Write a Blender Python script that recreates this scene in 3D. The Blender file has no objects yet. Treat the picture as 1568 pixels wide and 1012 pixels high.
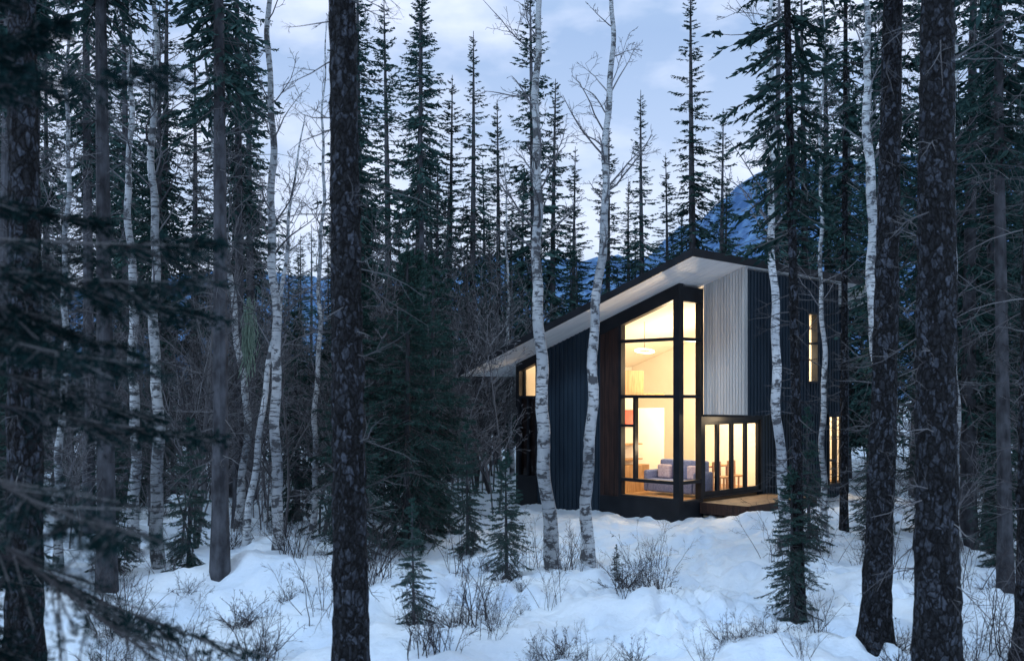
import bpy, math, random
import numpy as np
from mathutils import Vector, noise, Matrix
rng = np.random.default_rng(11)
random.seed(5)
scene = bpy.context.scene
col = scene.collection

# ------------------------------------------------------------------ materials
def newmat(name):
    m = bpy.data.materials.new(name); m.use_nodes = True
    nt = m.node_tree
    return m, nt, nt.nodes, nt.links, nt.nodes['Principled BSDF']

def noise_mat(name, c1, c2, scale=5, rough=0.8, vec='Object', stretch=(1,1,1), bump=0.0, bscale=None, lo=0.35, hi=0.65, detail=6, rnd=0.0, dist=0.02):
    m, nt, N, L, B = newmat(name)
    tc = N.new('ShaderNodeTexCoord'); mp = N.new('ShaderNodeMapping')
    mp.inputs['Scale'].default_value = stretch
    L.new(tc.outputs[vec], mp.inputs['Vector'])
    n = N.new('ShaderNodeTexNoise'); n.inputs['Scale'].default_value = scale; n.inputs['Detail'].default_value = detail
    L.new(mp.outputs[0], n.inputs['Vector'])
    r = N.new('ShaderNodeValToRGB')
    r.color_ramp.elements[0].position = lo; r.color_ramp.elements[0].color = (*c1, 1)
    r.color_ramp.elements[1].position = hi; r.color_ramp.elements[1].color = (*c2, 1)
    L.new(n.outputs['Fac'], r.inputs[0])
    out = r.outputs[0]
    if rnd > 0:
        oi = N.new('ShaderNodeObjectInfo'); hs = N.new('ShaderNodeHueSaturation')
        mr = N.new('ShaderNodeMapRange'); mr.inputs[3].default_value = 1-rnd; mr.inputs[4].default_value = 1+rnd
        L.new(oi.outputs['Random'], mr.inputs[0]); L.new(mr.outputs[0], hs.inputs['Value'])
        L.new(out, hs.inputs['Color']); out = hs.outputs[0]
    L.new(out, B.inputs['Base Color'])
    B.inputs['Roughness'].default_value = rough
    B.inputs['Specular IOR Level'].default_value = 0.25
    if bump > 0:
        n2 = N.new('ShaderNodeTexNoise'); n2.inputs['Scale'].default_value = bscale or scale*3; n2.inputs['Detail'].default_value = 8
        L.new(mp.outputs[0], n2.inputs['Vector'])
        b = N.new('ShaderNodeBump'); b.inputs['Strength'].default_value = bump; b.inputs['Distance'].default_value = dist
        L.new(n2.outputs['Fac'], b.inputs['Height']); L.new(b.outputs[0], B.inputs['Normal'])
    return m

def leaf_mat(name, c1, c2, rnd=.3):
    """cheap diffuse: colour varies per needle clump (mesh island) and per tree"""
    m, nt, N, L, B = newmat(name); N.remove(B)
    g = N.new('ShaderNodeNewGeometry'); r = N.new('ShaderNodeValToRGB')
    r.color_ramp.elements[0].color = (*c1, 1); r.color_ramp.elements[1].color = (*c2, 1)
    L.new(g.outputs['Random Per Island'], r.inputs[0])
    oi = N.new('ShaderNodeObjectInfo'); mr = N.new('ShaderNodeMapRange'); mr.inputs[3].default_value = 1-rnd; mr.inputs[4].default_value = 1+rnd
    L.new(oi.outputs['Random'], mr.inputs[0])
    mu = N.new('ShaderNodeVectorMath'); mu.operation = 'SCALE'; L.new(r.outputs[0], mu.inputs[0]); L.new(mr.outputs[0], mu.inputs['Scale'])
    d = N.new('ShaderNodeBsdfDiffuse'); L.new(mu.outputs[0], d.inputs[0]); L.new(d.outputs[0], N['Material Output'].inputs[0])
    return m

def bark_mat(name, dark, mid, light):
    m, nt, N, L, B = newmat(name)
    tc = N.new('ShaderNodeTexCoord'); mp = N.new('ShaderNodeMapping'); mp.inputs['Scale'].default_value = (1, 1, 0.6)
    L.new(tc.outputs['Object'], mp.inputs['Vector'])
    nz = N.new('ShaderNodeTexNoise'); nz.inputs['Scale'].default_value = 9; nz.inputs['Detail'].default_value = 6
    L.new(mp.outputs[0], nz.inputs['Vector'])
    mx = N.new('ShaderNodeMix'); mx.data_type = 'VECTOR'; mx.inputs[0].default_value = 0.14
    L.new(mp.outputs[0], mx.inputs[4]); L.new(nz.outputs['Color'], mx.inputs[5])
    v = N.new('ShaderNodeTexVoronoi'); v.feature = 'DISTANCE_TO_EDGE'; v.inputs['Scale'].default_value = 17
    L.new(mx.outputs[1], v.inputs['Vector'])
    v2 = N.new('ShaderNodeTexVoronoi'); v2.inputs['Scale'].default_value = 17
    L.new(mx.outputs[1], v2.inputs['Vector'])
    # plate brightness varies plate by plate
    sx_ = N.new('ShaderNodeSeparateColor'); L.new(v2.outputs['Color'], sx_.inputs[0])
    pl = N.new('ShaderNodeValToRGB'); pl.color_ramp.elements[0].position = .35; pl.color_ramp.elements[0].color = (*mid, 1)
    pl.color_ramp.elements[1].position = 1; pl.color_ramp.elements[1].color = (*light, 1)
    L.new(sx_.outputs[0], pl.inputs[0])
    r = N.new('ShaderNodeValToRGB')
    r.color_ramp.elements[0].position = 0.02; r.color_ramp.elements[1].position = 0.16
    L.new(v.outputs['Distance'], r.inputs[0])
    m2 = N.new('ShaderNodeMix'); m2.data_type = 'RGBA'
    L.new(r.outputs[0], m2.inputs[0]); m2.inputs[6].default_value = (*dark, 1); L.new(pl.outputs[0], m2.inputs[7])
    n3 = N.new('ShaderNodeTexNoise'); n3.inputs['Scale'].default_value = 28; n3.inputs['Detail'].default_value = 8
    L.new(mp.outputs[0], n3.inputs['Vector'])
    r3 = N.new('ShaderNodeValToRGB'); r3.color_ramp.elements[0].position = 0.4; r3.color_ramp.elements[1].position = 0.62; r3.color_ramp.elements[0].color = (.35, .35, .35, 1)
    L.new(n3.outputs['Fac'], r3.inputs[0])
    m3 = N.new('ShaderNodeMix'); m3.data_type = 'RGBA'; m3.blend_type = 'MULTIPLY'; m3.inputs[0].default_value = 1
    L.new(m2.outputs[2], m3.inputs[6]); L.new(r3.outputs[0], m3.inputs[7])
    L.new(m3.outputs[2], B.inputs['Base Color'])
    B.inputs['Roughness'].default_value = 0.85; B.inputs['Specular IOR Level'].default_value = 0.2
    ad = N.new('ShaderNodeMath'); ad.operation = 'ADD'
    L.new(v.outputs['Distance'], ad.inputs[0]); L.new(n3.outputs['Fac'], ad.inputs[1])
    b = N.new('ShaderNodeBump'); b.inputs['Strength'].default_value = 1.0; b.inputs['Distance'].default_value = 0.08
    L.new(ad.outputs[0], b.inputs['Height']); L.new(b.outputs[0], B.inputs['Normal'])
    return m

def birch_mat():
    m, nt, N, L, B = newmat('birch_bark')
    tc = N.new('ShaderNodeTexCoord')
    def layer(sc, stretch, lo, hi, off=0):
        mp = N.new('ShaderNodeMapping'); mp.inputs['Scale'].default_value = stretch; mp.inputs['Location'].default_value = (off, off, off)
        L.new(tc.outputs['Object'], mp.inputs['Vector'])
        n = N.new('ShaderNodeTexNoise'); n.inputs['Scale'].default_value = sc; n.inputs['Detail'].default_value = 5; n.inputs['Roughness'].default_value = 0.65
        L.new(mp.outputs[0], n.inputs['Vector'])
        r = N.new('ShaderNodeValToRGB'); r.color_ramp.elements[0].position = lo; r.color_ramp.elements[1].position = hi
        r.color_ramp.elements[0].color = (0, 0, 0, 1); r.color_ramp.elements[1].color = (1, 1, 1, 1)
        L.new(n.outputs['Fac'], r.inputs[0]); return r.outputs[0]
    a = layer(3.0, (1.2, 1.2, 8), 0.54, 0.62)
    b = layer(4.0, (1, 1, 1.3), 0.525, 0.59, 3)
    c = layer(1.2, (1, 1, 0.7), 0.35, 0.7, 7)
    base = N.new('ShaderNodeMix'); base.data_type = 'RGBA'
    base.inputs[6].default_value = (0.62, 0.65, 0.68, 1); base.inputs[7].default_value = (0.24, 0.27, 0.31, 1)
    L.new(c, base.inputs[0])
    mxx = N.new('ShaderNodeMath'); mxx.operation = 'MAXIMUM'; L.new(a, mxx.inputs[0]); L.new(b, mxx.inputs[1])
    mm = N.new('ShaderNodeMath'); mm.operation = 'MULTIPLY'; mm.inputs[1].default_value = 0.92; L.new(mxx.outputs[0], mm.inputs[0])
    k = N.new('ShaderNodeMix'); k.data_type = 'RGBA'; L.new(mm.outputs[0], k.inputs[0])
    L.new(base.outputs[2], k.inputs[6]); k.inputs[7].default_value = (0.035, 0.037, 0.045, 1)
    oi = N.new('ShaderNodeObjectInfo'); mr = N.new('ShaderNodeMapRange'); mr.inputs[3].default_value = .65; mr.inputs[4].default_value = 1.15
    L.new(oi.outputs['Random'], mr.inputs[0])
    mu = N.new('ShaderNodeVectorMath'); mu.operation = 'SCALE'; L.new(k.outputs[2], mu.inputs[0]); L.new(mr.outputs[0], mu.inputs['Scale'])
    L.new(mu.outputs[0], B.inputs['Base Color']); B.inputs['Roughness'].default_value = 0.7
    bp = N.new('ShaderNodeBump'); bp.inputs['Strength'].default_value = 0.5; bp.inputs['Distance'].default_value = 0.02; bp.invert = True
    L.new(mxx.outputs[0], bp.inputs['Height']); L.new(bp.outputs[0], B.inputs['Normal'])
    return m

M_bark = bark_mat('conifer_bark', (0.005, 0.005, 0.007), (0.022, 0.024, 0.03), (0.10, 0.115, 0.15))
M_barkf = noise_mat('conifer_bark_far', (0.02, 0.021, 0.026), (0.08, 0.085, 0.10), 6, stretch=(1, 1, .5), bump=.5, rnd=.3)
M_birch = birch_mat()
M_twig = leaf_mat('birch_twig', (0.07, 0.068, 0.076), (0.24, 0.24, 0.26))
M_dead = leaf_mat('dead_twig', (0.035, 0.034, 0.039), (0.15, 0.15, 0.16))
M_shrub = leaf_mat('shrub_stem', (0.022, 0.02, 0.024), (0.08, 0.075, 0.08))
M_needle = leaf_mat('spruce_needles', (0.014, 0.036, 0.036), (0.052, 0.1, 0.095))
M_needle_near = leaf_mat('spruce_needles_near', (0.018, 0.052, 0.05), (0.065, 0.13, 0.115), .15)
M_needle_dark = leaf_mat('spruce_needles_dark', (0.004, 0.013, 0.015), (0.014, 0.036, 0.038), .1)
M_lichen = noise_mat('lichen', (0.12, 0.18, 0.14), (0.22, 0.3, 0.24), 12)

# ------------------------------------------------------------------ mesh helpers
def mesh_np(name, parts, mats, smooth=False):
    vs, lps, sts, mi = [], [], [], []
    off = lo = 0
    for V, F, m in parts:
        V = np.asarray(V, dtype=np.float32).reshape(-1, 3); F = np.asarray(F, dtype=np.int32)
        vs.append(V); lps.append((F+off).ravel()); sts.append(lo+np.arange(len(F))*F.shape[1])
        mi.append(np.full(len(F), m)); off += len(V); lo += F.size
    V = np.concatenate(vs); Lp = np.concatenate(lps); S = np.concatenate(sts); MI = np.concatenate(mi)
    me = bpy.data.meshes.new(name)
    me.vertices.add(len(V)); me.vertices.foreach_set('co', V.ravel())
    me.loops.add(len(Lp)); me.loops.foreach_set('vertex_index', Lp.astype(np.int32))
    me.polygons.add(len(S)); me.polygons.foreach_set('loop_start', S.astype(np.int32))
    me.polygons.foreach_set('material_index', MI.astype(np.int32))
    me.polygons.foreach_set('use_smooth', np.full(len(S), smooth))
    for m in mats: me.materials.append(m)
    me.update(calc_edges=True); me.validate()
    return me

def obj(name, me, loc=(0, 0, 0), rotz=0, scale=1, parent=None):
    o = bpy.data.objects.new(name, me); o.location = loc; o.rotation_euler = (0, 0, rotz)
    o.scale = (scale,)*3 if not hasattr(scale, '__len__') else scale
    col.objects.link(o)
    if parent: o.parent = parent
    return o

def nrm(v): return v/np.maximum(np.linalg.norm(v, axis=-1, keepdims=True), 1e-9)

def tube(P, R, S=3):
    P = np.asarray(P, float); N, K, _ = P.shape
    T = nrm(P[:, -1]-P[:, 0])
    ref = np.where(np.abs(T[:, 2:3]) > .9, np.array([[1., 0, 0]]), np.array([[0, 0, 1.]]))
    A = nrm(np.cross(T, ref)); B = np.cross(T, A)
    a = np.arange(S)/S*2*np.pi
    ring = np.cos(a)[None, :, None]*A[:, None]+np.sin(a)[None, :, None]*B[:, None]
    V = P[:, :, None]+R[:, :, None, None]*ring[:, None]
    idx = np.arange(N*K*S).reshape(N, K, S)
    a0 = idx[:, :-1]; a1 = idx[:, 1:]
    F = np.stack([a0, np.roll(a0, -1, 2), np.roll(a1, -1, 2), a1], -1).reshape(-1, 4)
    return V.reshape(-1, 3), F

def samp(P, t):
    K = P.shape[1]; f = t*(K-1); i = np.clip(f.astype(int), 0, K-2); w = (f-i)[:, None]
    n = np.arange(len(P)); a = P[n, i]; b = P[n, i+1]
    return a*(1-w)+b*w, nrm(b-a)

def grow(P, R, n, t0, t1, ang, Lf, up=0.2, wig=0.15, K=4, curve=0.0, rf=.55, taper=.25):
    idx = np.repeat(np.arange(len(P)), n); t = rng.uniform(t0, t1, len(idx))
    PP = P[idx]; pos, tan = samp(PP, t)
    rr = R[idx][np.arange(len(idx)), np.clip((t*(R.shape[1]-1)).astype(int), 0, R.shape[1]-1)]
    Lp = np.linalg.norm(PP[:, -1]-PP[:, 0], axis=1)
    q = nrm(rng.normal(size=(len(idx), 3))); q = nrm(q-(q*tan).sum(1, keepdims=True)*tan)
    an = np.radians(rng.uniform(ang*.7, ang*1.3, len(idx)))[:, None]
    d = nrm(tan*np.cos(an)+q*np.sin(an)+np.array([0, 0, up]))
    Lc = (Lp*Lf if np.isscalar(Lf) and Lf < 1 else np.full(len(idx), float(Lf)))*(1-.55*t)*rng.uniform(.5, 1.2, len(idx))
    out = [pos]
    for k in range(1, K):
        d = nrm(d+rng.normal(size=d.shape)*wig+np.array([0, 0, curve]))
        out.append(out[-1]+d*(Lc/(K-1))[:, None])
    rs = rr*rf
    RR = rs[:, None]*np.linspace(1, taper, K)[None]
    return np.stack(out, 1), RR

def diamonds(P, D, Ln, W):
    n = len(P); q = nrm(rng.normal(size=(n, 3))*[1, 1, .6]); side = nrm(np.cross(D, q))
    mid = P+D*(Ln*.4)[:, None]
    V = np.stack([P, mid+side*W[:, None], P+D*Ln[:, None], mid-side*W[:, None]], 1).reshape(-1, 3)
    return V, np.arange(n*4).reshape(-1, 4)

def needles(P, D, Ln, npt, nl, nw):
    n = len(P); s = rng.uniform(0.02, 1, (n, npt)); base = P[:, None]+D[:, None]*(Ln[:, None]*s)[..., None]
    q = nrm(rng.normal(size=(n, npt, 3))); Dn = np.repeat(D[:, None], npt, 1)
    q = nrm(q-(q*Dn).sum(-1, keepdims=True)*Dn)
    d = nrm(Dn*.75+q*.8)
    side = nrm(np.cross(d, q+rng.normal(size=q.shape)*.5))
    ll = nl*rng.uniform(.7, 1.2, (n, npt, 1))
    V = np.stack([base-side*nw, base+side*nw, base+d*ll], 2).reshape(-1, 3)
    return V, np.arange(n*npt*3).reshape(-1, 3)

def trunk(H, r0, sides=8, rings=12, bend=0.0, rough=0.0, flare=0.0, path=None, rtop=.012, seed=0):
    z = np.linspace(-0.25, H, rings); t = np.clip(z/H, 0, 1)
    if path is not None:
        px = np.interp(z, [p[1] for p in path], [p[0] for p in path])
        kk = np.ones(9)/9
        px = np.convolve(np.pad(px, 4, mode='edge'), kk, mode='valid') if rings > 20 else px
        px = px+.035*np.sin(z*1.7+seed)+.02*np.sin(z*4.1+seed*3)
    else:
        px = bend*np.sin(t*3+seed)*H*.01
    py = bend*np.cos(t*2.3+seed*2)*H*.01-bend*np.cos(seed*2)*H*.01
    r = r0*(1-t)**.8+rtop
    r = r*(1+flare*np.exp(-np.maximum(z, 0)/.35))
    a = np.arange(sides)/sides*2*np.pi
    rr = r[:, None]*np.ones(sides)[None]
    if rough > 0:
        for i in range(rings):
            for j in range(sides):
                v = Vector((math.cos(a[j])*2.5, math.sin(a[j])*2.5, z[i]*2.2+seed*7))
                rr[i, j] *= 1+rough*noise.noise(v*1.6)+rough*.6*noise.noise(v*5)+flare*.6*math.exp(-max(z[i], 0)/.3)*max(0, math.sin(a[j]*4+seed))
    V = np.stack([px[:, None]+rr*np.cos(a), py[:, None]+rr*np.sin(a), np.repeat(z[:, None], sides, 1)], -1)
    idx = np.arange(rings*sides).reshape(rings, sides)
    F = np.stack([idx[:-1], np.roll(idx[:-1], -1, 1), np.roll(idx[1:], -1, 1), idx[1:]], -1).reshape(-1, 4)
    P = np.stack([px, py, z], -1)
    return V.reshape(-1, 3), F, P, r

def conifer(name, H, crown0, Rmax, M, T=20, kind='far', r0=None, dead=40, near=False, seed=0, prof=.7, ragged=.35, twl=.36, npt=16, nl=.05, nw=.004, flare=.3, deadlen=1.1, sub=3, z_end=.985, nmat=None):
    r0 = r0 or .0105*H
    tv, tf, tp, tr = trunk(H, r0, sides=28 if near else 8, rings=int(H/.12) if near else 14, bend=.6, rough=.16 if near else 0, flare=flare, seed=seed)
    parts = [(tv, tf, 0)]
    u = rng.uniform(0, 1, M)**1.15
    z0 = H*(crown0+(z_end-crown0)*u)
    rel = (H-z0)/(H*(1-crown0))
    Lb = Rmax*np.minimum(rel**prof, 1)*rng.uniform(1-ragged, 1.12, M)+.03*Rmax
    Lb *= np.where(rel > .85, rng.uniform(.45, 1, M), 1)
    az = rng.uniform(0, 2*np.pi, M)
    pitch = np.radians(32-62*np.clip(rel*1.3, 0, 1)+rng.normal(0, 7, M))
    hd = np.stack([np.cos(az), np.sin(az), np.zeros(M)], -1)
    K = 5; s = np.linspace(0, 1, K)
    zc = z0[:, None]+Lb[:, None]*(np.sin(pitch)[:, None]*s-.28*rel[:, None]*s*s+.22*rel[:, None]*s**3*1.3)
    P = hd[:, None]*(Lb*np.cos(pitch))[:, None, None]*s[None, :, None]
    P[..., 2] = zc
    P[..., 0] += np.interp(z0, tp[:, 2], tp[:, 0])[:, None]; P[..., 1] += np.interp(z0, tp[:, 2], tp[:, 1])[:, None]
    R = (.007*H/10+.012*Lb)[:, None]*.55*np.linspace(1, .25, K)[None]
    v, f = tube(P, R, 3); parts.append((v, f, 1))
    idx = np.repeat(np.arange(M), T); t = rng.uniform(.12, 1, len(idx))
    pos, tan = samp(P[idx], t)
    sgn = rng.choice([-1, 1], len(idx)); an = np.radians(rng.uniform(25, 70, len(idx)))*sgn
    an = np.where(t > .95, an*.2, an)
    c, sn = np.cos(an), np.sin(an)
    d = np.stack([tan[:, 0]*c-tan[:, 1]*sn, tan[:, 0]*sn+tan[:, 1]*c, tan[:, 2]*.6-rng.uniform(0, .45, len(idx))], -1); d = nrm(d)
    tl = Lb[idx]*twl*(1.05-.65*t)*rng.uniform(.5, 1.2, len(idx))+.02*Rmax
    if kind == 'far':
        v, f = diamonds(pos, d, tl, tl*.075+.012); parts.append((v, f, 2))
        i2 = np.repeat(np.arange(len(pos)), sub); t2 = rng.uniform(.1, .9, len(i2))
        p2 = pos[i2]+d[i2]*(tl[i2]*t2)[:, None]
        d2 = nrm(d[i2]+rng.normal(size=(len(i2), 3))*[.6, .6, .45])
        l2 = tl[i2]*rng.uniform(.25, .55, len(i2)); v, f = diamonds(p2, d2, l2, l2*.12+.008); parts.append((v, f, 2))
    else:
        Q = np.stack([pos, pos+d*tl[:, None]], 1); v, f = tube(Q, np.full((len(Q), 2), nw*1.2), 3); parts.append((v, f, 1))
        v, f = needles(pos, d, tl, npt, nl, nw); parts.append((v, f, 2))
        if sub:
            i2 = np.repeat(np.arange(len(pos)), sub); t2 = rng.uniform(.15, .9, len(i2))
            p2 = pos[i2]+d[i2]*(tl[i2]*t2)[:, None]
            d2 = nrm(d[i2]+rng.normal(size=(len(i2), 3))*[.65, .65, .3])
            l2 = tl[i2]*rng.uniform(.25, .5, len(i2)); v, f = needles(p2, d2, l2, max(5, int(npt*.6)), nl, nw); parts.append((v, f, 2))
    if dead:
        zz = rng.uniform(.06*H if near else .1*H, max(crown0*H*1.15, .3*H), dead)
        aa = rng.uniform(0, 2*np.pi, dead); LL = rng.uniform(.25, 1, dead)*deadlen
        hd2 = np.stack([np.cos(aa), np.sin(aa), rng.uniform(-.5, .15, dead)], -1)
        KK = 5; pts = [np.stack([np.interp(zz, tp[:, 2], tp[:, 0]), np.interp(zz, tp[:, 2], tp[:, 1]), zz], -1)]
        dd = nrm(hd2)
        for k in range(1, KK):
            dd = nrm(dd+rng.normal(size=dd.shape)*.18+np.array([0, 0, -.05])); pts.append(pts[-1]+dd*(LL/(KK-1))[:, None])
        DP = np.stack(pts, 1); DR = np.full((dead, 1), .011)*np.linspace(1, .25, KK)[None]
        v, f = tube(DP, DR, 3); parts.append((v, f, 1))
        g, gr = grow(DP, DR, 5, .25, 1, 45, .45, up=-.05, K=3, rf=.6); v, f = tube(g, gr, 3); parts.append((v, f, 1))
        g2, gr2 = grow(g, gr, 3, .2, 1, 45, .55, up=-.05, K=3, rf=.7); v, f = tube(g2, gr2, 3); parts.append((v, f, 1))
    return mesh_np(name, parts, [M_bark if near else M_barkf, M_dead, nmat or (M_needle_near if kind == 'near' else M_needle)])

def birch(name, path, r0, H, seed=0, b0=.4, nb=26, blen=2.2):
    v, f, P, r = trunk(H, r0, sides=14, rings=int(H/.15), bend=.5, path=path, rough=.14, flare=.25, seed=seed, rtop=.01)
    parts = [(v, f, 0)]
    PP = P[None]; RR = r[None]
    a, ar = grow(PP, RR, nb, b0, .98, 55, float(blen), up=.15, wig=.14, K=7, curve=.04, rf=.3)
    v, f = tube(a, ar, 4); parts.append((v, f, 1))
    b, br = grow(a, ar, 6, .2, 1, 42, .5, up=.08, wig=.18, K=5, rf=.55); v, f = tube(b, np.maximum(br, .0045), 3); parts.append((v, f, 1))
    c, cr = grow(b, br, 5, .2, 1, 40, .55, up=0, wig=.18, K=4, rf=.6); v, f = tube(c, np.maximum(cr, .0035), 3); parts.append((v, f, 1))
    return mesh_np(name, parts, [M_birch, M_twig], smooth=True)

def shrub(name, H, n, spread=.35, lv=(6, 5), r=.009, lean=.4, mat=None, base=.15, rmin=.002):
    P0 = np.stack([rng.normal(0, base, n), rng.normal(0, base, n), np.full(n, -.08)], -1)
    d = nrm(np.stack([rng.normal(0, spread, n), rng.normal(0, spread, n), np.ones(n)], -1)); L = H*rng.uniform(.45, 1, n)
    out = [P0]; K = 7
    for k in range(1, K):
        d = nrm(d+rng.normal(size=d.shape)*.13); out.append(out[-1]+d*(L/(K-1))[:, None])
    P = np.stack(out, 1); R = r*(L/H)[:, None]*np.linspace(1, .25, K)[None]
    parts = []; v, f = tube(P, R, 4); parts.append((v, f, 0))
    for i, k in enumerate(lv):
        P, R = grow(P, R, k, .2, 1, 38, .42 if i == 0 else .5, up=.12, wig=.2, K=4, rf=.6)
        v, f = tube(P, np.maximum(R, rmin), 3); parts.append((v, f, 0))
    return mesh_np(name, parts, [mat or M_dead])

# ------------------------------------------------------------------ terrain
prints = []
for i in range(46):
    t = i/45; x = 1.9+3.2*t+.4*math.sin(t*5)+(.16 if i % 2 else -.16); y = 13.2+11.5*t
    prints.append((x, y))
for i in range(26):
    t = i/25; prints.append((-2+5.5*t+random.uniform(-.1, .1), 16.5-1.2*t+(.15 if i % 2 else -.15)))
for i in range(150): prints.append((random.uniform(-1, 8.5), random.uniform(12.5, 19)))
prints = np.array(prints)

def sstep(a, b, x):
    t = np.clip((x-a)/(b-a), 0, 1); return t*t*(3-2*t)

def gh(x, y):
    x = np.asarray(x, float); y = np.asarray(y, float)
    h = .16*np.sin(.55*x+1)*np.cos(.45*y)+.10*np.sin(1.25*x+.6*y+2)+.07*np.sin(1.9*y-1.1*x)+.04*np.sin(3.1*x+2.3*y)
    h = h+.45*np.exp(-(((x+4.6)/2.0)**2+((y-17.5)/1.1)**2))+.3*np.exp(-(((x+1.2)/1.6)**2+((y-16.3)/.8)**2))+.25*np.exp(-(((x-6.8)/1.5)**2+((y-15.5)/1.0)**2))
    hx, hy = 7, 32
    d = np.sqrt((x-hx)**2+(y-hy)**2); k = sstep(6.5, 9, d)
    h = h*k-.02*(1-k)
    h = h+.42*np.exp(-(((x-6.7)/1.2)**2+((y-25.9)/.9)**2))+.35*np.exp(-(((x-9.0)/1.4)**2+((y-27.4)/1.2)**2))
    h = h+1.75*(1-sstep(2.5, 10, y))*(1-sstep(15, 40, np.abs(x)))
    h = h+.9*sstep(45, 90, y)
    return h

def axis(segs):
    out = []
    for a, b, st in segs: out += list(np.arange(a, b, st))
    out.append(segs[-1][1]); return np.array(out)
xs = axis([(-1500, -300, 200), (-300, -60, 20), (-60, -14, 1.5), (-14, 14, .1), (14, 60, 1.5), (60, 300, 20), (300, 1500, 200)])
ys = axis([(-300, -20, 30), (-20, 8, 1.0), (8, 28, .1), (28, 60, .8), (60, 200, 6), (200, 2000, 100)])
X, Y = np.meshgrid(xs, ys); Z = gh(X, Y)
det = np.zeros_like(Z)
for i in range(len(ys)):
    if ys[i] < 6 or ys[i] > 60: continue
    for j in range(len(xs)):
        if abs(xs[j]) > 30: continue
        v = Vector((xs[j], ys[i], 0))
        det[i, j] = .13*noise.noise(v*1.3)+.10*noise.noise(v*2.7)+.05*noise.noise(v*5.5)
Z = Z+det
for (fx, fy) in prints:
    jx = np.where(np.abs(xs-fx) < .6)[0]; iy = np.where(np.abs(ys-fy) < .8)[0]
    if len(jx) and len(iy):
        sl = np.ix_(iy, jx); d2 = ((X[sl]-fx)/.14)**2+((Y[sl]-fy)/.2)**2
        Z[sl] += -.17*np.exp(-d2)+.05*np.exp(-(np.sqrt(d2)-1.7)**2*3)
nx, ny = len(xs), len(ys)
idx = np.arange(nx*ny).reshape(ny, nx)
F = np.stack([idx[:-1, :-1], idx[:-1, 1:], idx[1:, 1:], idx[1:, :-1]], -1).reshape(-1, 4)
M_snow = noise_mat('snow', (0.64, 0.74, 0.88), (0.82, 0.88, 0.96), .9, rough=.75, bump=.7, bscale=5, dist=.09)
obj('snow_ground', mesh_np('snow_ground', [(np.stack([X, Y, Z], -1).reshape(-1, 3), F, 0)], [M_snow], smooth=True))

mx = np.linspace(-900, 1100, 260); my = np.linspace(420, 1100, 60)
MX, MY = np.meshgrid(mx, my)
ridge = 85+78*sstep(80, 190, MX)+60*sstep(250, 700, MX)+60*sstep(300, 800, -MX)
prof = np.clip((MY-420)/260, 0, 1)
MZ = ridge*prof**.9
for i in range(MZ.shape[0]):
    for j in range(MZ.shape[1]):
        v = Vector((mx[j], my[i], 0))
        MZ[i, j] += prof[i, j]*(26*noise.noise(v*.008)+9*noise.noise(v*.04)+5*noise.noise(v*.2))
MZ -= 3
idx = np.arange(MZ.size).reshape(MZ.shape)
F = np.stack([idx[:-1, :-1], idx[:-1, 1:], idx[1:, 1:], idx[1:, :-1]], -1).reshape(-1, 4)
M_mt = noise_mat('mountain_forest_haze', (0.03, 0.09, 0.22), (0.11, 0.23, 0.42), .12, stretch=(1, 1, .35), lo=.4, hi=.66, detail=8, bump=.6, bscale=.3, dist=3)  # distance haze is put into the blue base colour
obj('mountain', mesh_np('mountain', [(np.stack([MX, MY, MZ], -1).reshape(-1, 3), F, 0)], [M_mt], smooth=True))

# ------------------------------------------------------------------ house
HO = Vector((4.535, 27.0, 0.0)); house = bpy.data.objects.new('modern_cabin_house', None); col.objects.link(house)
house.location = HO; house.rotation_euler = (0, 0, math.radians(-45))
SL = .33
def soff(u): return 6.44+SL*u
def bx(u0, u1, v0, v1, b, t):
    f = lambda q, u: q(u) if callable(q) else q
    V = [(u0, v0, f(b, u0)), (u1, v0, f(b, u1)), (u1, v1, f(b, u1)), (u0, v1, f(b, u0)),
         (u0, v0, f(t, u0)), (u1, v0, f(t, u1)), (u1, v1, f(t, u1)), (u0, v1, f(t, u0))]
    return np.array(V), np.array([(0, 3, 2, 1), (4, 5, 6, 7), (0, 1, 5, 4), (1, 2, 6, 5), (2, 3, 7, 6), (3, 0, 4, 7)])
def part(name, boxes, mat, bevel=0):
    me = mesh_np(name, [(b[0], b[1], 0) for b in boxes], [mat]); o = obj(name, me, parent=house)
    if bevel:
        m = o.modifiers.new('bevel', 'BEVEL'); m.width = bevel; m.segments = 2
    return o
sf = lambda d: (lambda u: soff(u)+d)
M_sid = noise_mat('dark_metal_siding', (0.012, 0.023, 0.038), (0.024, 0.042, 0.064), 1.5, rough=.5, stretch=(1, 1, .3))
M_blk = noise_mat('black_frame', (0.007, 0.009, 0.013), (0.014, 0.017, 0.023), 2, rough=.45)
M_wht = noise_mat('pale_vertical_boards', (0.46, 0.46, 0.46), (0.64, 0.63, 0.62), 1.6, rough=.85, stretch=(3, 3, .2))
M_soff = noise_mat('white_soffit_boards', (0.74, 0.74, 0.75), (0.84, 0.84, 0.84), 2, rough=.6, stretch=(.2, 3, 1))
M_cedar = noise_mat('dark_cedar', (0.018, 0.011, 0.011), (0.05, 0.025, 0.02), 3, rough=.6, stretch=(6, 6, .5))
M_deck = noise_mat('deck_boards', (0.16, 0.12, 0.09), (0.30, 0.23, 0.17), 3, rough=.6, stretch=(8, .6, 1))
M_cream = noise_mat('cream_plaster', (0.78, 0.73, 0.63), (0.83, 0.79, 0.70), .7, rough=.8)
M_ply = noise_mat('plywood', (0.40, 0.22, 0.10), (0.58, 0.36, 0.18), 2, rough=.6, stretch=(1, 6, 1))
M_floor = noise_mat('wood_floor', (0.3, 0.17, 0.08), (0.46, 0.28, 0.14), 2, rough=.4, stretch=(8, 1, 1))
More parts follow.
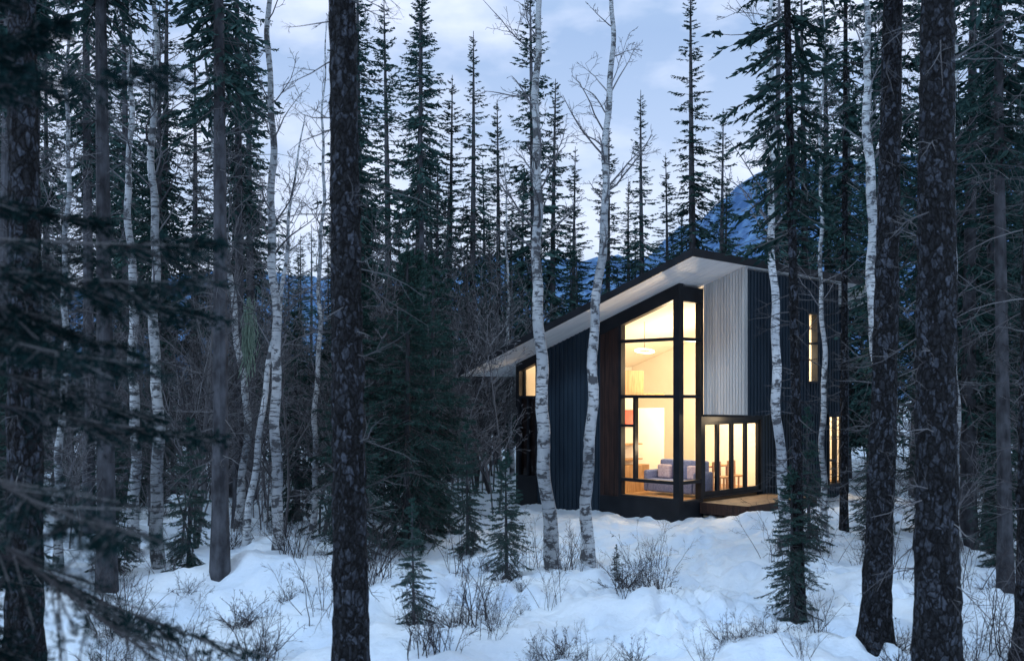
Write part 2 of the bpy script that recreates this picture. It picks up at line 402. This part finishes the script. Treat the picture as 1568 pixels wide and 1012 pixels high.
M_sofa = noise_mat('sofa_fabric', (0.12, 0.16, 0.34), (0.19, 0.24, 0.45), 20, rough=.9)
M_cush = noise_mat('cushion_fabric', (0.34, 0.30, 0.42), (0.5, 0.46, 0.58), 20, rough=.9)
M_red = noise_mat('red_paint', (0.6, 0.05, 0.015), (0.75, 0.08, 0.02), 3, rough=.4)
def glassmat():
    m, nt, N, L, B = newmat('window_glass'); N.remove(B)
    out = N['Material Output']; tr = N.new('ShaderNodeBsdfTransparent'); gl = N.new('ShaderNodeBsdfGlossy'); gl.inputs['Roughness'].default_value = .02
    fr = N.new('ShaderNodeFresnel'); fr.inputs[0].default_value = 1.45; mx = N.new('ShaderNodeMixShader')
    L.new(fr.outputs[0], mx.inputs[0]); L.new(tr.outputs[0], mx.inputs[1]); L.new(gl.outputs[0], mx.inputs[2]); L.new(mx.outputs[0], out.inputs[0])
    return m
M_glass = glassmat()
def emit(name, c, s):
    m, nt, N, L, B = newmat(name); B.inputs['Emission Color'].default_value = (*c, 1); B.inputs['Emission Strength'].default_value = s; B.inputs['Base Color'].default_value = (.8, .7, .5, 1)
    return m
M_lamp = emit('lamp_glow', (1, .85, .6), 8)

part('roof', [bx(-7.4, 1.36, -1.33, 10.35, sf(.053), sf(.17)),
              bx(-7.43, -7.4, -1.36, 10.38, sf(-.02), sf(.2)), bx(1.36, 1.39, -1.36, 10.38, sf(.0), sf(.2)),
              bx(-7.4, 1.36, -1.36, -1.33, sf(.0), sf(.2)), bx(-7.4, 1.36, 10.35, 10.38, sf(-.01), sf(.2))], M_blk)
soffb = []
v = -1.33
while v < 10.3:
    soffb.append(bx(-7.4, 1.36, v, min(v+.205, 10.35), sf(.0), sf(.05))); v += .213
part('soffit', soffb, M_soff)
part('roof_snow', [bx(-7.3, 1.2, -1.25, 10.25, sf(.171), sf(.24))], M_snow)
def ribA(u0, u1, z0, zt, pitch=.17, w=.05):
    out = []; u = u0+.03
    while u < u1-.03: out.append(bx(u, min(u+w, u1), 0.0, .03, z0, zt)); u += pitch
    return out
part('side_wall_siding', [bx(-5.33, -2.81, .03, .2, -.4, sf(-.003))]+ribA(-5.33, -2.81, -.4, sf(-.003)), M_sid)
part('cedar_panel', [bx(-2.81+i*.175, -2.81+i*.175+.168, .03, .19, -.2, sf(-.3)) for i in range(4)]+[bx(-6.1, -5.4, .13, .16, .9, 3.3)], M_cedar)
zs = [4.93, 3.36, 1.0]
fr = [bx(-2.81, -.2, 0, .2, sf(-.38), sf(-.003)), bx(-2.12, -2.02, 0.01, .2, .5, sf(-.38)), bx(-2.81, -.2, 0.003, .2, -.4, .5), bx(-.2, 0, 0, .2, -.4, sf(-.003)),
      bx(-1.60, -1.53, .02, .18, 1.04, 3.32), bx(-2.02, -1.60, .02, .18, 2.5, 2.57)]
for z in zs: fr.append(bx(-2.02, -.2, .015, .185, z-.045, z+.045))
fr += [bx(-2.02, -.2, .01, .19, .5, .57)]
fr += [bx(-.2, 0, .2, 1.149, 5.95, 6.36), bx(-.2, 0, 1.05, 1.149, -.4, 5.95), bx(-.2, 0, .2, 1.05, -.4, .5)]
for z in zs: fr.append(bx(-.19, -.01, .2, 1.05, z-.045, z+.045))
fr += [bx(-6.24, -6.1, 0, .2, -.4, sf(-.003)), bx(-6.1, -5.33, 0, .2, sf(-.28), sf(-.003)), bx(-6.1, -5.33, 0, .2, -.4, .9), bx(-5.4, -5.33, 0.01, .2, .9, sf(-.28)),
       bx(-6.1, -5.4, .02, .18, 3.3, 3.38), bx(-5.78, -5.72, .02, .125, .9, 3.3)]
d0, d1 = 1.149, 4.28
fr += [bx(-.2, 0, d0, d1, 2.66, 2.838), bx(-.2, 0, d0, d0+.09, .5, 2.66), bx(-.2, 0, d1-.09, d1, .5, 2.66), bx(-.2, 0, d0+.09, d1-.09, .5, .56)]
npan = 4; w = (d1-d0-.18)/npan
for i in range(npan):
    a = d0+.09+i*w
    fr += [bx(-.14, -.06, a+.004, a+.07, .56, 2.655), bx(-.14, -.06, a+w-.07, a+w-.004, .56, 2.655), bx(-.14, -.06, a+.07, a+w-.07, .563, .68), bx(-.14, -.06, a+.07, a+w-.07, 2.56, 2.655)]
fr += [bx(-.17, .02, 8.37, 8.45, .38, 2.75), bx(-.17, .02, 9.44, 9.52, .38, 2.75), bx(-.17, .02, 8.45, 9.44, 2.67, 2.75), bx(-.17, .02, 8.45, 9.44, .38, .46), bx(-.15, .01, 8.9, 8.97, .46, 2.67), bx(-.15, .01, 8.45, 8.9, 1.2, 1.26)]
fr += [bx(1.12, 1.325, 4.6, 4.66, 3.75, 5.85), bx(1.12, 1.325, 5.16, 5.22, 3.75, 5.85), bx(1.12, 1.325, 4.66, 5.16, 5.79, 5.85), bx(1.12, 1.325, 4.66, 5.16, 3.75, 3.81), bx(1.14, 1.32, 4.66, 5.16, 4.9, 4.95)]
part('window_frames', fr, M_blk)
def quad(a, b, c, d): return np.array([a, b, c, d]), np.array([(0, 1, 2, 3)])
gl = [quad((-2.02, .1, .5), (-.2, .1, .5), (-.2, .1, soff(-.2)-.3), (-2.02, .1, soff(-2.02)-.3)),
      quad((-.1, .2, .5), (-.1, 1.05, .5), (-.1, 1.05, 5.96), (-.1, .2, 5.96)),
      quad((-.1, d0+.05, .5), (-.1, d1-.05, .5), (-.1, d1-.05, 2.67), (-.1, d0+.05, 2.67)),
      quad((-6.1, .1, .9), (-5.4, .1, .9), (-5.4, .1, soff(-5.4)-.25), (-6.1, .1, soff(-6.1)-.25)),
      quad((-.08, 8.45, .4), (-.08, 9.44, .4), (-.08, 9.44, 2.7), (-.08, 8.45, 2.7)),
      quad((1.2, 4.66, 3.8), (1.2, 5.16, 3.8), (1.2, 5.16, 5.8), (1.2, 4.66, 5.8))]
part('window_panes', gl, M_glass)
def ribB(u, v0, v1, z0, z1, pitch=.17, w=.05):
    out = []; v = v0+.03
    while v < v1-.03: out.append(bx(u-.03, u, v, min(v+w, v1), z0, z1)); v += pitch
    return out
sb = []
def wallB(u, v0, v1, z0, z1):
    global sb; sb += [bx(u-.2, u-.03, v0, v1, z0, z1)]+ribB(u, v0, v1, z0, z1)
wallB(0, 4.28, 6.5, -.4, 2.838); wallB(0, 6.5, 8.37, -.4, 6.37); wallB(0, 8.37, 9.52, 2.75, 6.37); wallB(0, 8.37, 9.52, -.4, .38); wallB(0, 9.52, 9.9, -.4, 6.37)
zt = soff(1.1)-.003
wallB(1.317, 1.3, 4.6, 2.84, zt); wallB(1.317, 5.22, 6.5, 2.84, zt); wallB(1.317, 4.6, 5.22, 2.84, 3.75); wallB(1.317, 4.6, 5.22, 5.85, zt)
sb += [bx(0, 1.117, 6.3, 6.5, 2.84, sf(-.003)), bx(-6.24, -6.04, .2, 9.9, -.4, sf(-.003)), bx(-6.04, -.2, 9.7, 9.9, -.4, sf(-.003)), bx(-5.33, -2.0, .2, .202, -.4, .3)]
part('front_wall_siding', sb, M_sid)
part('upper_volume_underside', [bx(0.002, 1.115, 1.305, 6.3, 2.842, 3.0)], M_cedar)
wh = [bx(0.0, 1.317, 1.172, 1.3, 2.86, sf(-.003))]
u = .01
while u < 1.27: wh.append(bx(u, u+.082, 1.149, 1.172, 2.86, sf(-.004))); u += .0935
part('pale_board_fin_wall', wh, M_wht)
part('fin_wall_trim', [bx(-.003, 1.32, 1.14, 1.302, 2.80, 2.858)], M_blk)
part('floor_slab', [bx(-6.04, -.2, .2, 9.7, .3, .5)], M_floor)
dk = []
v = 1.0
while v < 4.6: dk.append(bx(.02, 1.5, v, v+.135, .36, .42)); v += .145
part('deck', dk, M_deck)
part('deck_rim', [bx(1.502, 1.55, .98, 4.7, .12, .425), bx(.02, 1.5, .95, .997, .12, .425), bx(.3, .4, 1.1, 4.5, -.3, .355), bx(1.3, 1.4, 1.1, 4.5, -.3, .355)], M_cedar)
part('interior_walls', [bx(-5.32, -2.13, .203, .23, .5, sf(-.06)), bx(-6.035, -6.01, .24, 9.69, .5, sf(-.06)),
     bx(-6.0, -.21, 5.6, 5.7, .5, sf(-.06)), bx(-.205, 1.10, 5.9, 5.95, 3.0, sf(-.06)), bx(-6.0, -.21, 9.66, 9.69, .5, sf(-.06)),
     bx(-.23, -.205, 4.3, 8.36, .5, 2.66), bx(-3.1, -3.0, .24, 1.9, .5, 3.45), bx(-3.1, -3.0, 1.9, 3.4, .5, 3.0)], M_cream)
part('ceiling', [bx(-6.0, -.21, .21, 9.65, sf(-.055), sf(-.01)), bx(-.208, 1.10, 1.31, 6.29, sf(-.055), sf(-.01))], M_cream)
part('loft_cabinet', [bx(-3.6, -2.97, .9, 2.3, 3.46, 4.15), bx(-3.6, -2.99, .3, 3.4, 3.40, 3.455)], M_ply)
part('wall_picture', [bx(-2.995, -2.96, 1.35, 1.85, 2.45, 2.95)], M_red)
part('kitchen_shelf', [bx(-2.995, -2.7, .5, 1.9, 1.9, 1.94), bx(-2.995, -2.7, .5, 1.9, 1.45, 1.49), bx(-2.995, -2.6, .5, 2.1, .5, 1.3)], M_ply)
sx, sy = -2.0, 1.2
part('sofa', [bx(sx, sx+1.6, sy, sy+.8, .58, .95), bx(sx, sx+1.6, sy+.62, sy+.86, .95, 1.5), bx(sx-.14, sx, sy, sy+.84, .58, 1.2), bx(sx+1.6, sx+1.74, sy, sy+.84, .58, 1.2)], M_sofa, .05)
part('sofa_cushions', [bx(sx+.05, sx+.5, sy+.42, sy+.6, .96, 1.36), bx(sx+1.1, sx+1.55, sy+.42, sy+.6, .96, 1.36)], M_cush, .05)
ch = []
for (cx, cy) in [(-.95, 3.0), (-.95, 3.8)]:
    ch += [bx(cx, cx+.42, cy, cy+.42, .93, .97), bx(cx, cx+.03, cy, cy+.42, 1.1, 1.4)]
    for a in (0, .38):
        for b in (0, .38): ch.append(bx(cx+a, cx+a+.04, cy+b, cy+b+.04, .5, .93 if a else 1.4))
part('dining_chairs', ch, M_ply)
part('dining_table', [bx(-2.2, -1.2, 2.9, 4.4, 1.2, 1.25)]+[bx(a, a+.06, b, b+.06, .5, 1.2) for a in (-2.15, -1.31) for b in (2.95, 4.29)], M_ply)
bpy.ops.mesh.primitive_torus_add(major_radius=.28, minor_radius=.022, major_segments=40, minor_segments=8, location=(0, 0, 0))
t = bpy.context.object; t.name = 'pendant_lamp_ring'; t.data.materials.append(M_lamp); t.parent = house; t.location = (-2.4, 1.6, 4.72); t.rotation_euler = (.15, .2, 0)
part('pendant_cord', [bx(-2.405, -2.395, 1.595, 1.605, 4.78, 5.6)], M_blk)
def plight(n, loc, p, r=.12, c=(1, .76, .48)):
    l = bpy.data.lights.new(n, 'POINT'); l.energy = p; l.color = c; l.shadow_soft_size = r
    o = bpy.data.objects.new(n, l); col.objects.link(o); o.parent = house; o.location = loc
plight('room_lamp', (-1.6, 3.0, 4.2), 330); plight('dining_lamp', (-1.6, 3.9, 2.6), 170); plight('entry_lamp', (-4.6, 1.6, 3.1), 60)
plight('landing_lamp', (.3, 4.6, 4.6), 130); plight('bedroom_lamp', (-1.4, 8.6, 2.8), 260); plight('deck_spill_fill', (.7, 2.6, 2.7), 45, .05)  # light under the overhang is added for warm spill on deck and snow
plight('living_lamp', (-1.1, .8, 1.9), 35)

# ------------------------------------------------------------------ tree meshes
far = [conifer('spruce_full', 16, .10, 1.9, 330, 16, seed=1, sub=2, ragged=.5), conifer('spruce_narrow', 17, .22, 1.5, 280, 16, seed=2, ragged=.6, sub=2),
       conifer('spruce_sparse', 17, .36, 1.6, 210, 16, seed=3, ragged=.6, dead=60, deadlen=1.5), conifer('spruce_ragged', 15, .18, 1.7, 230, 16, seed=4, ragged=.65, dead=50, deadlen=1.4)]
low = [conifer('distant_spruce', 16, .05, 2.2, 150, 11, seed=31, sub=1, dead=0, twl=.5), conifer('distant_spruce_b', 15, .08, 2.0, 130, 11, seed=32, sub=1, dead=0, ragged=.5, twl=.5)]
pole = [conifer('pole_pine', 18, .55, 1.5, 180, 16, seed=5, r0=.15, dead=100, deadlen=1.5, ragged=.5), conifer('pole_pine_b', 17, .45, 1.4, 180, 16, seed=6, r0=.13, dead=100, deadlen=1.3, ragged=.5)]
young = [conifer('young_spruce', 5, .03, 1.25, 200, 14, kind='near', seed=7, dead=0, r0=.06, npt=13, nl=.055, nw=.0055, sub=2, ragged=.45),
         conifer('young_spruce_b', 5, .05, 1.1, 160, 14, kind='near', seed=8, dead=12, r0=.055, npt=13, nl=.055, nw=.0055, sub=2, ragged=.55, deadlen=.5)]
big = [conifer('big_spruce', 21, .47, 2.3, 220, 16, seed=21, near=True, r0=.19, dead=60, flare=.35, deadlen=1.2),
       conifer('big_spruce_b', 21, .47, 2.3, 220, 16, seed=22, near=True, r0=.235, dead=60, flare=.55, deadlen=1.3),
       conifer('big_spruce_c', 20, .5, 2.2, 220, 16, seed=23, near=True, r0=.175, dead=80, flare=.4, deadlen=1.0),
       conifer('mid_spruce', 17, .36, 1.35, 150, 16, seed=24, near=True, r0=.075, dead=90, flare=.3, deadlen=1.0, ragged=.6)]
fore = conifer('fore_spruce', 4.3, .05, 2.1, 66, 40, kind='near', seed=9, dead=0, r0=.06, npt=30, nl=.034, nw=.0034, sub=4, prof=.6, twl=.30, nmat=M_needle_dark)
shr = [shrub('bare_shrub', 1.2, 16, mat=M_shrub), shrub('bare_shrub_b', .8, 24, spread=.5, mat=M_shrub), shrub('bare_shrub_c', 1.7, 9, spread=.25, mat=M_shrub), shrub('bare_shrub_d', 2.0, 12, spread=.6, mat=M_shrub, r=.014)]
sap = [shrub('bare_sapling', 6.5, 4, spread=.14, lv=(16, 6, 3), r=.032, mat=M_twig, rmin=.0045), shrub('bare_sapling_b', 5, 5, spread=.22, lv=(14, 6, 3), r=.026, rmin=.004), shrub('bare_sapling_c', 8, 2, spread=.1, lv=(24, 7, 3), r=.045, mat=M_twig, rmin=.005)]

def put(name, me, x, y, s=1, rot=None, tilt=None, parent=None):
    o = obj(name, me, (x, y, float(gh(x, y))-.03), random.uniform(0, 6.28) if rot is None else rot, s, parent)
    if tilt: o.rotation_euler[0] = tilt[0]; o.rotation_euler[1] = tilt[1]
    return o

put('spruce_tree', big[0], -1.88, 11.0, 1, 0)
put('spruce_tree', big[1], 4.83, 11.3, 1, 1.0, tilt=(0, -.02))
put('spruce_tree', big[2], 4.92, 13.7, 1, 2.0, tilt=(0, -.03))
put('spruce_tree', big[2], -5.1, 10.2, 1, 4.0)
put('spruce_tree', big[0], 7.0, 13.2, 1, 2.4)
put('spruce_tree', big[3], 4.45, 15.7, 1, 2.4)
put('spruce_tree', big[3], 8.15, 24.2, 1.1, .4)
put('spruce_tree', big[3], 8.6, 22.8, 1.15, 4.4)
for (x, y, k, s) in [(-6.9, 17, 0, 1), (-5.05, 17.2, 1, 1.05), (-8.2, 15, 1, 1), (-9.6, 19, 0, 1), (-4.0, 26, 1, .9), (-2.9, 32, 0, .9), (8.9, 18, 1, 1), (10.4, 17.5, 0, 1), (11.5, 21, 1, 1), (-11, 22, 0, 1.1), (-6.6, 24, 1, 1)]:
    put('pine_tree', pole[k], x, y, s)
put('young_spruce_tree', fore, -2.7, 4.75, 1, .6)
put('young_spruce_tree', fore, -4.5, 6.6, (.85, .85, .75), 2.4)
B = [(-4.62, 19.5, [(0, 0), (.02, 3), (-.05, 6), (-.12, 11), (-.1, 15)], .105, 15),
     (.80, 20.0, [(0, 0), (-.05, 1), (-.24, 4), (-.27, 6), (-.33, 8), (-.28, 10), (-.3, 14)], .14, 15),
     (1.56, 21.0, [(0, 0), (.06, 2), (.12, 4), (.28, 6), (.42, 8), (.5, 10), (.58, 12), (.6, 15)], .125, 15),
     (-7.1, 20, [(0, 0), (-.05, 4), (-.1, 8), (0, 14)], .12, 14),
     (-8.35, 22, [(0, 0), (.03, 4), (-.1, 8), (0, 14)], .12, 14),
     (-8.1, 17, [(0, 0), (-.1, 4), (-.25, 7), (-.1, 12)], .07, 12),
     (5.45, 20, [(0, 0), (-.05, 2), (-.2, 5), (-.25, 9), (-.25, 14)], .10, 14),
     (7.5, 24, [(0, 0), (.0, 4), (-.1, 8), (0, 13)], .07, 13),
     (7.85, 21, [(0, 0), (-.1, 3), (-.25, 7), (-.35, 11), (-.35, 15)], .16, 15),
     (9.6, 21.5, [(0, 0), (-.05, 4), (-.1, 8), (0, 13)], .10, 13),
     (-6.3, 23, [(0, 0), (.2, 3), (-.5, 8), (-.9, 13)], .09, 12),
     (-5.3, 21, [(-.3, 0), (-.1, 2), (.25, 4), (.5, 6), (.9, 9)], .07, 9),
     (-5.0, 25, [(0, 0), (.1, 4), (.25, 9), (.3, 13)], .07, 13),
     (-9.4, 20.5, [(0, 0), (.2, 4), (.3, 9), (.3, 13)], .08, 13),
     (.0, 40.0, [(0, 0), (-.1, 4), (-.2, 9), (-.3, 13)], .08, 13),
     (8.9, 23.5, [(0, 0), (.1, 4), (.2, 9), (.3, 13)], .08, 13)]
for i, (x, y, pth, r, H) in enumerate(B):
    put('birch_tree', birch('birch', pth, r, H, seed=i, nb=22), x, y, 1, 0)
n = 120; P0 = np.stack([rng.normal(0, .05, n), rng.normal(0, .04, n), rng.uniform(-1.1, 0, n)], -1)
Q = [P0]
for k in range(5): Q.append(Q[-1]+np.stack([rng.normal(0, .03, n), rng.normal(0, .03, n), -rng.uniform(.05, .2, n)], -1))
Q = np.stack(Q, 1); v, f = tube(Q, np.full((n, 6), .006), 3)
obj('hanging_lichen', mesh_np('hanging_lichen', [(v, f, 0)], [M_lichen]), (-5.35, 20.2, 5.4))

for (x, y, k, h) in [(-1.42, 14.3, 1, 1.9), (-2.35, 22, 0, 6.6), (-1.95, 24, 1, 6.8), (-.1, 18.6, 0, 2.5), (4.4, 15.6, 0, 2.5), (1.85, 17.6, 1, .7), (-3.3, 20.5, 0, 4.2), (-.95, 21, 1, 2.8),
                      (6.1, 20.5, 1, 3.0), (-6.0, 18.5, 1, 3.0), (-3.6, 23.5, 0, 6.5), (-8.8, 17.5, 0, 4), (-7.6, 19, 1, 3.2), (9.6, 19.5, 0, 3.2), (10.9, 22.5, 0, 5), (-2.6, 27, 0, 7.5), (-10, 18, 0, 6)]:
    put('young_spruce_tree', young[k], x, y, h/5)
for (x, y, k, s) in [(-.55, 14.6, 0, 1), (1.9, 17.0, 1, 1), (2.5, 17.2, 1, .9), (2.3, 16.5, 0, .8), (5.9, 12.6, 2, .9), (6.6, 12.2, 0, 1.1), (6.2, 14.5, 0, 1), (7.8, 15, 2, .9), (5.4, 12.0, 0, .7), (7.3, 12.4, 0, 1), (2.9, 19.6, 2, .7), (3.6, 13.8, 1, .7),
                      (6.4, 11.9, 3, 1), (7.0, 11.8, 3, .9), (5.75, 11.6, 3, .6), (6.6, 13.5, 3, .8), (3.6, 12.2, 3, .35), (1.0, 12.3, 3, .35), (-3.0, 12.4, 3, .45), (2.4, 12.2, 3, .3),
                      (-3.3, 13.0, 0, .9), (-4.6, 13.6, 2, .8), (-5.6, 14.2, 0, 1), (.6, 15.8, 2, .6), (1.1, 19, 0, 1), (.4, 19.5, 2, .8), (-2.4, 16.2, 0, .9), (-3.0, 15, 2, 1), (.6, 12.6, 1, .8), (3.0, 12.9, 1, .6), (6.9, 17.6, 2, 1), (-1.0, 19.4, 2, .9), (4.9, 12.6, 1, .8), (-6.4, 15.8, 2, 1), (-.9, 12.6, 0, .7), (7.9, 17.6, 2, 1.2)]:
    put('bare_shrub', shr[k], x, y, s)
for i in range(56):
    y = random.uniform(12.2, 20); px = random.choice([random.uniform(540, 1120), random.uniform(540, 1120), random.uniform(1180, 1568), random.uniform(150, 480)])
    put('bare_shrub', shr[random.choice([0, 1, 2])], (px-784)/1524*y, y, random.uniform(.35, .9))

def inhouse(x, y, m=1.6):
    dx, dy = x-HO.x, y-HO.y; u = (dx-dy)*.7071; v = (dx+dy)*.7071
    return -7.4-m*.5 < u < 1.4+m and -1.4-m < v < 10.4+m*.5

forest = bpy.data.objects.new('conifer_forest', None); col.objects.link(forest)
for (px, Yd, ytop, k) in [(725, 42, 50, 1), (815, 43, -20, 0), (985, 43, 130, 1), (1065, 44, -30, 1), (1105, 50, 170, 0), (640, 40, -40, 2), (590, 44, 0, 3), (760, 50, 150, 3), (880, 55, 230, 0), (930, 47, 190, 3), (1020, 55, 240, 0), (690, 46, 120, 0), (555, 36, -60, 1), (1190, 40, -80, 0), (1230, 42, -60, 0), (850, 46, 120, 3), (740, 60, 250, 0), (800, 56, 260, 3), (960, 60, 280, 1), (660, 52, 200, 0), (1045, 58, 320, 3)]:
    h = 3.4+(605-ytop)/1524*Yd; H0 = [16, 17, 17, 15][k]
    put('spruce', far[k], (px-784)/1524*Yd, Yd, h/H0, parent=forest)
pts = []
def scatter(n, p0, p1, y0, y1, hmin, hmax, meshes, hs, mind=1.4, nm='spruce', par=forest):
    k = 0; tries = 0
    while k < n and tries < n*40:
        tries += 1
        px = random.uniform(p0, p1); y = random.uniform(y0, y1); x = (px-784)/1524*y
        if inhouse(x, y): continue
        if 1200 < px < 1325 and y < 37: continue
        if any((x-a)**2+(y-b)**2 < mind**2 for a, b in pts): continue
        pts.append((x, y)); i = random.randrange(len(meshes)); h = random.uniform(hmin, hmax)
        put(nm, meshes[i], x, y, h/hs[i], parent=par); k += 1
HF = [16, 17, 17, 15]
scatter(38, -120, 390, 23, 60, 13, 20, [far[2], far[3], pole[0], pole[1], far[1]], [17, 15, 18, 17, 17])
scatter(8, 500, 700, 32, 50, 9, 15, far, HF)
scatter(28, 1210, 1720, 28, 60, 14, 22, far, HF)
scatter(6, 1440, 1720, 19, 27, 9, 17, far, HF)
scatter(44, 350, 1250, 46, 75, 9, 14.5, far, HF)
scatter(85, -200, 1800, 62, 120, 12, 16, low, [16, 15], 2)
under = bpy.data.objects.new('bare_undergrowth', None); col.objects.link(under)
scatter(62, -60, 530, 22, 48, 4, 8.5, sap, [6.5, 5, 8], .8, nm='sapling', par=under)
scatter(34, 530, 780, 26, 44, 6, 10, sap, [6.5, 5, 8], .8, nm='sapling', par=under)
scatter(22, 760, 1250, 39, 55, 5, 9, sap, [6.5, 5, 8], .8, nm='sapling', par=under)
scatter(26, 1210, 1700, 18, 50, 3, 8, sap, [6.5, 5, 8], .8, nm='sapling', par=under)
scatter(40, -60, 620, 18, 40, .8, 1.8, shr[:3], [1.2, .8, 1.7], .5, nm='shrub', par=under)
scatter(16, -100, 650, 24, 45, 3, 6, young, [5, 5], 1.0, nm='young_spruce', par=forest)
scatter(6, 1330, 1700, 22, 40, 2, 5, young, [5, 5], 1.0, nm='young_spruce', par=forest)

# ------------------------------------------------------------------ world & light
w = bpy.data.worlds.new('World'); scene.world = w; w.use_nodes = True
N = w.node_tree.nodes; L = w.node_tree.links; bg = N['Background']
sky = N.new('ShaderNodeTexSky'); sky.sky_type = 'NISHITA'; sky.sun_disc = False; sky.sun_elevation = math.radians(8); sky.sun_rotation = math.radians(200)
tc = N.new('ShaderNodeTexCoord'); sep = N.new('ShaderNodeSeparateXYZ'); L.new(tc.outputs['Generated'], sep.inputs[0])
r = N.new('ShaderNodeValToRGB'); cr = r.color_ramp
cr.elements[0].position = 0.0; cr.elements[0].color = (.66, .76, .96, 1)
cr.elements[1].position = .34; cr.elements[1].color = (.32, .45, .70, 1)
e = cr.elements.new(.8); e.color = (.62, .85, 1.0, 1)
L.new(sep.outputs['Z'], r.inputs[0])
mp = N.new('ShaderNodeMapping'); mp.inputs['Scale'].default_value = (1, 1, 2.2); L.new(tc.outputs['Generated'], mp.inputs['Vector'])
nz = N.new('ShaderNodeTexNoise'); nz.inputs['Scale'].default_value = 6; nz.inputs['Detail'].default_value = 6; L.new(mp.outputs[0], nz.inputs['Vector'])
r2 = N.new('ShaderNodeValToRGB'); r2.color_ramp.elements[0].position = .42; r2.color_ramp.elements[1].position = .62
L.new(nz.outputs['Fac'], r2.inputs[0])
mx = N.new('ShaderNodeMix'); mx.data_type = 'RGBA'; L.new(r2.outputs[0], mx.inputs[0]); L.new(r.outputs[0], mx.inputs[6]); mx.inputs[7].default_value = (.68, .76, .96, 1)
add = N.new('ShaderNodeMix'); add.data_type = 'RGBA'; add.blend_type = 'ADD'; add.inputs[0].default_value = .01
L.new(mx.outputs[2], add.inputs[6]); L.new(sky.outputs[0], add.inputs[7])
L.new(add.outputs[2], bg.inputs['Color']); bg.inputs['Strength'].default_value = 1.2
sl = bpy.data.lights.new('sun', 'SUN'); sl.energy = 1.2; sl.angle = math.radians(16); sl.color = (.52, .74, 1)
so = bpy.data.objects.new('sun', sl); col.objects.link(so); so.rotation_euler = (math.radians(48), 0, math.radians(-40))

cam = bpy.data.cameras.new('camera'); co = bpy.data.objects.new('camera', cam); col.objects.link(co)
co.location = (0, 0, 3.4); co.rotation_euler = (math.radians(90), 0, 0); cam.lens = 35; cam.sensor_width = 36; cam.shift_y = .063
cam.clip_end = 5000; cam.dof.use_dof = True; cam.dof.focus_distance = 26; cam.dof.aperture_fstop = 1.6
scene.camera = co
scene.view_settings.view_transform = 'Standard'; scene.view_settings.look = 'None'; scene.view_settings.exposure = 0
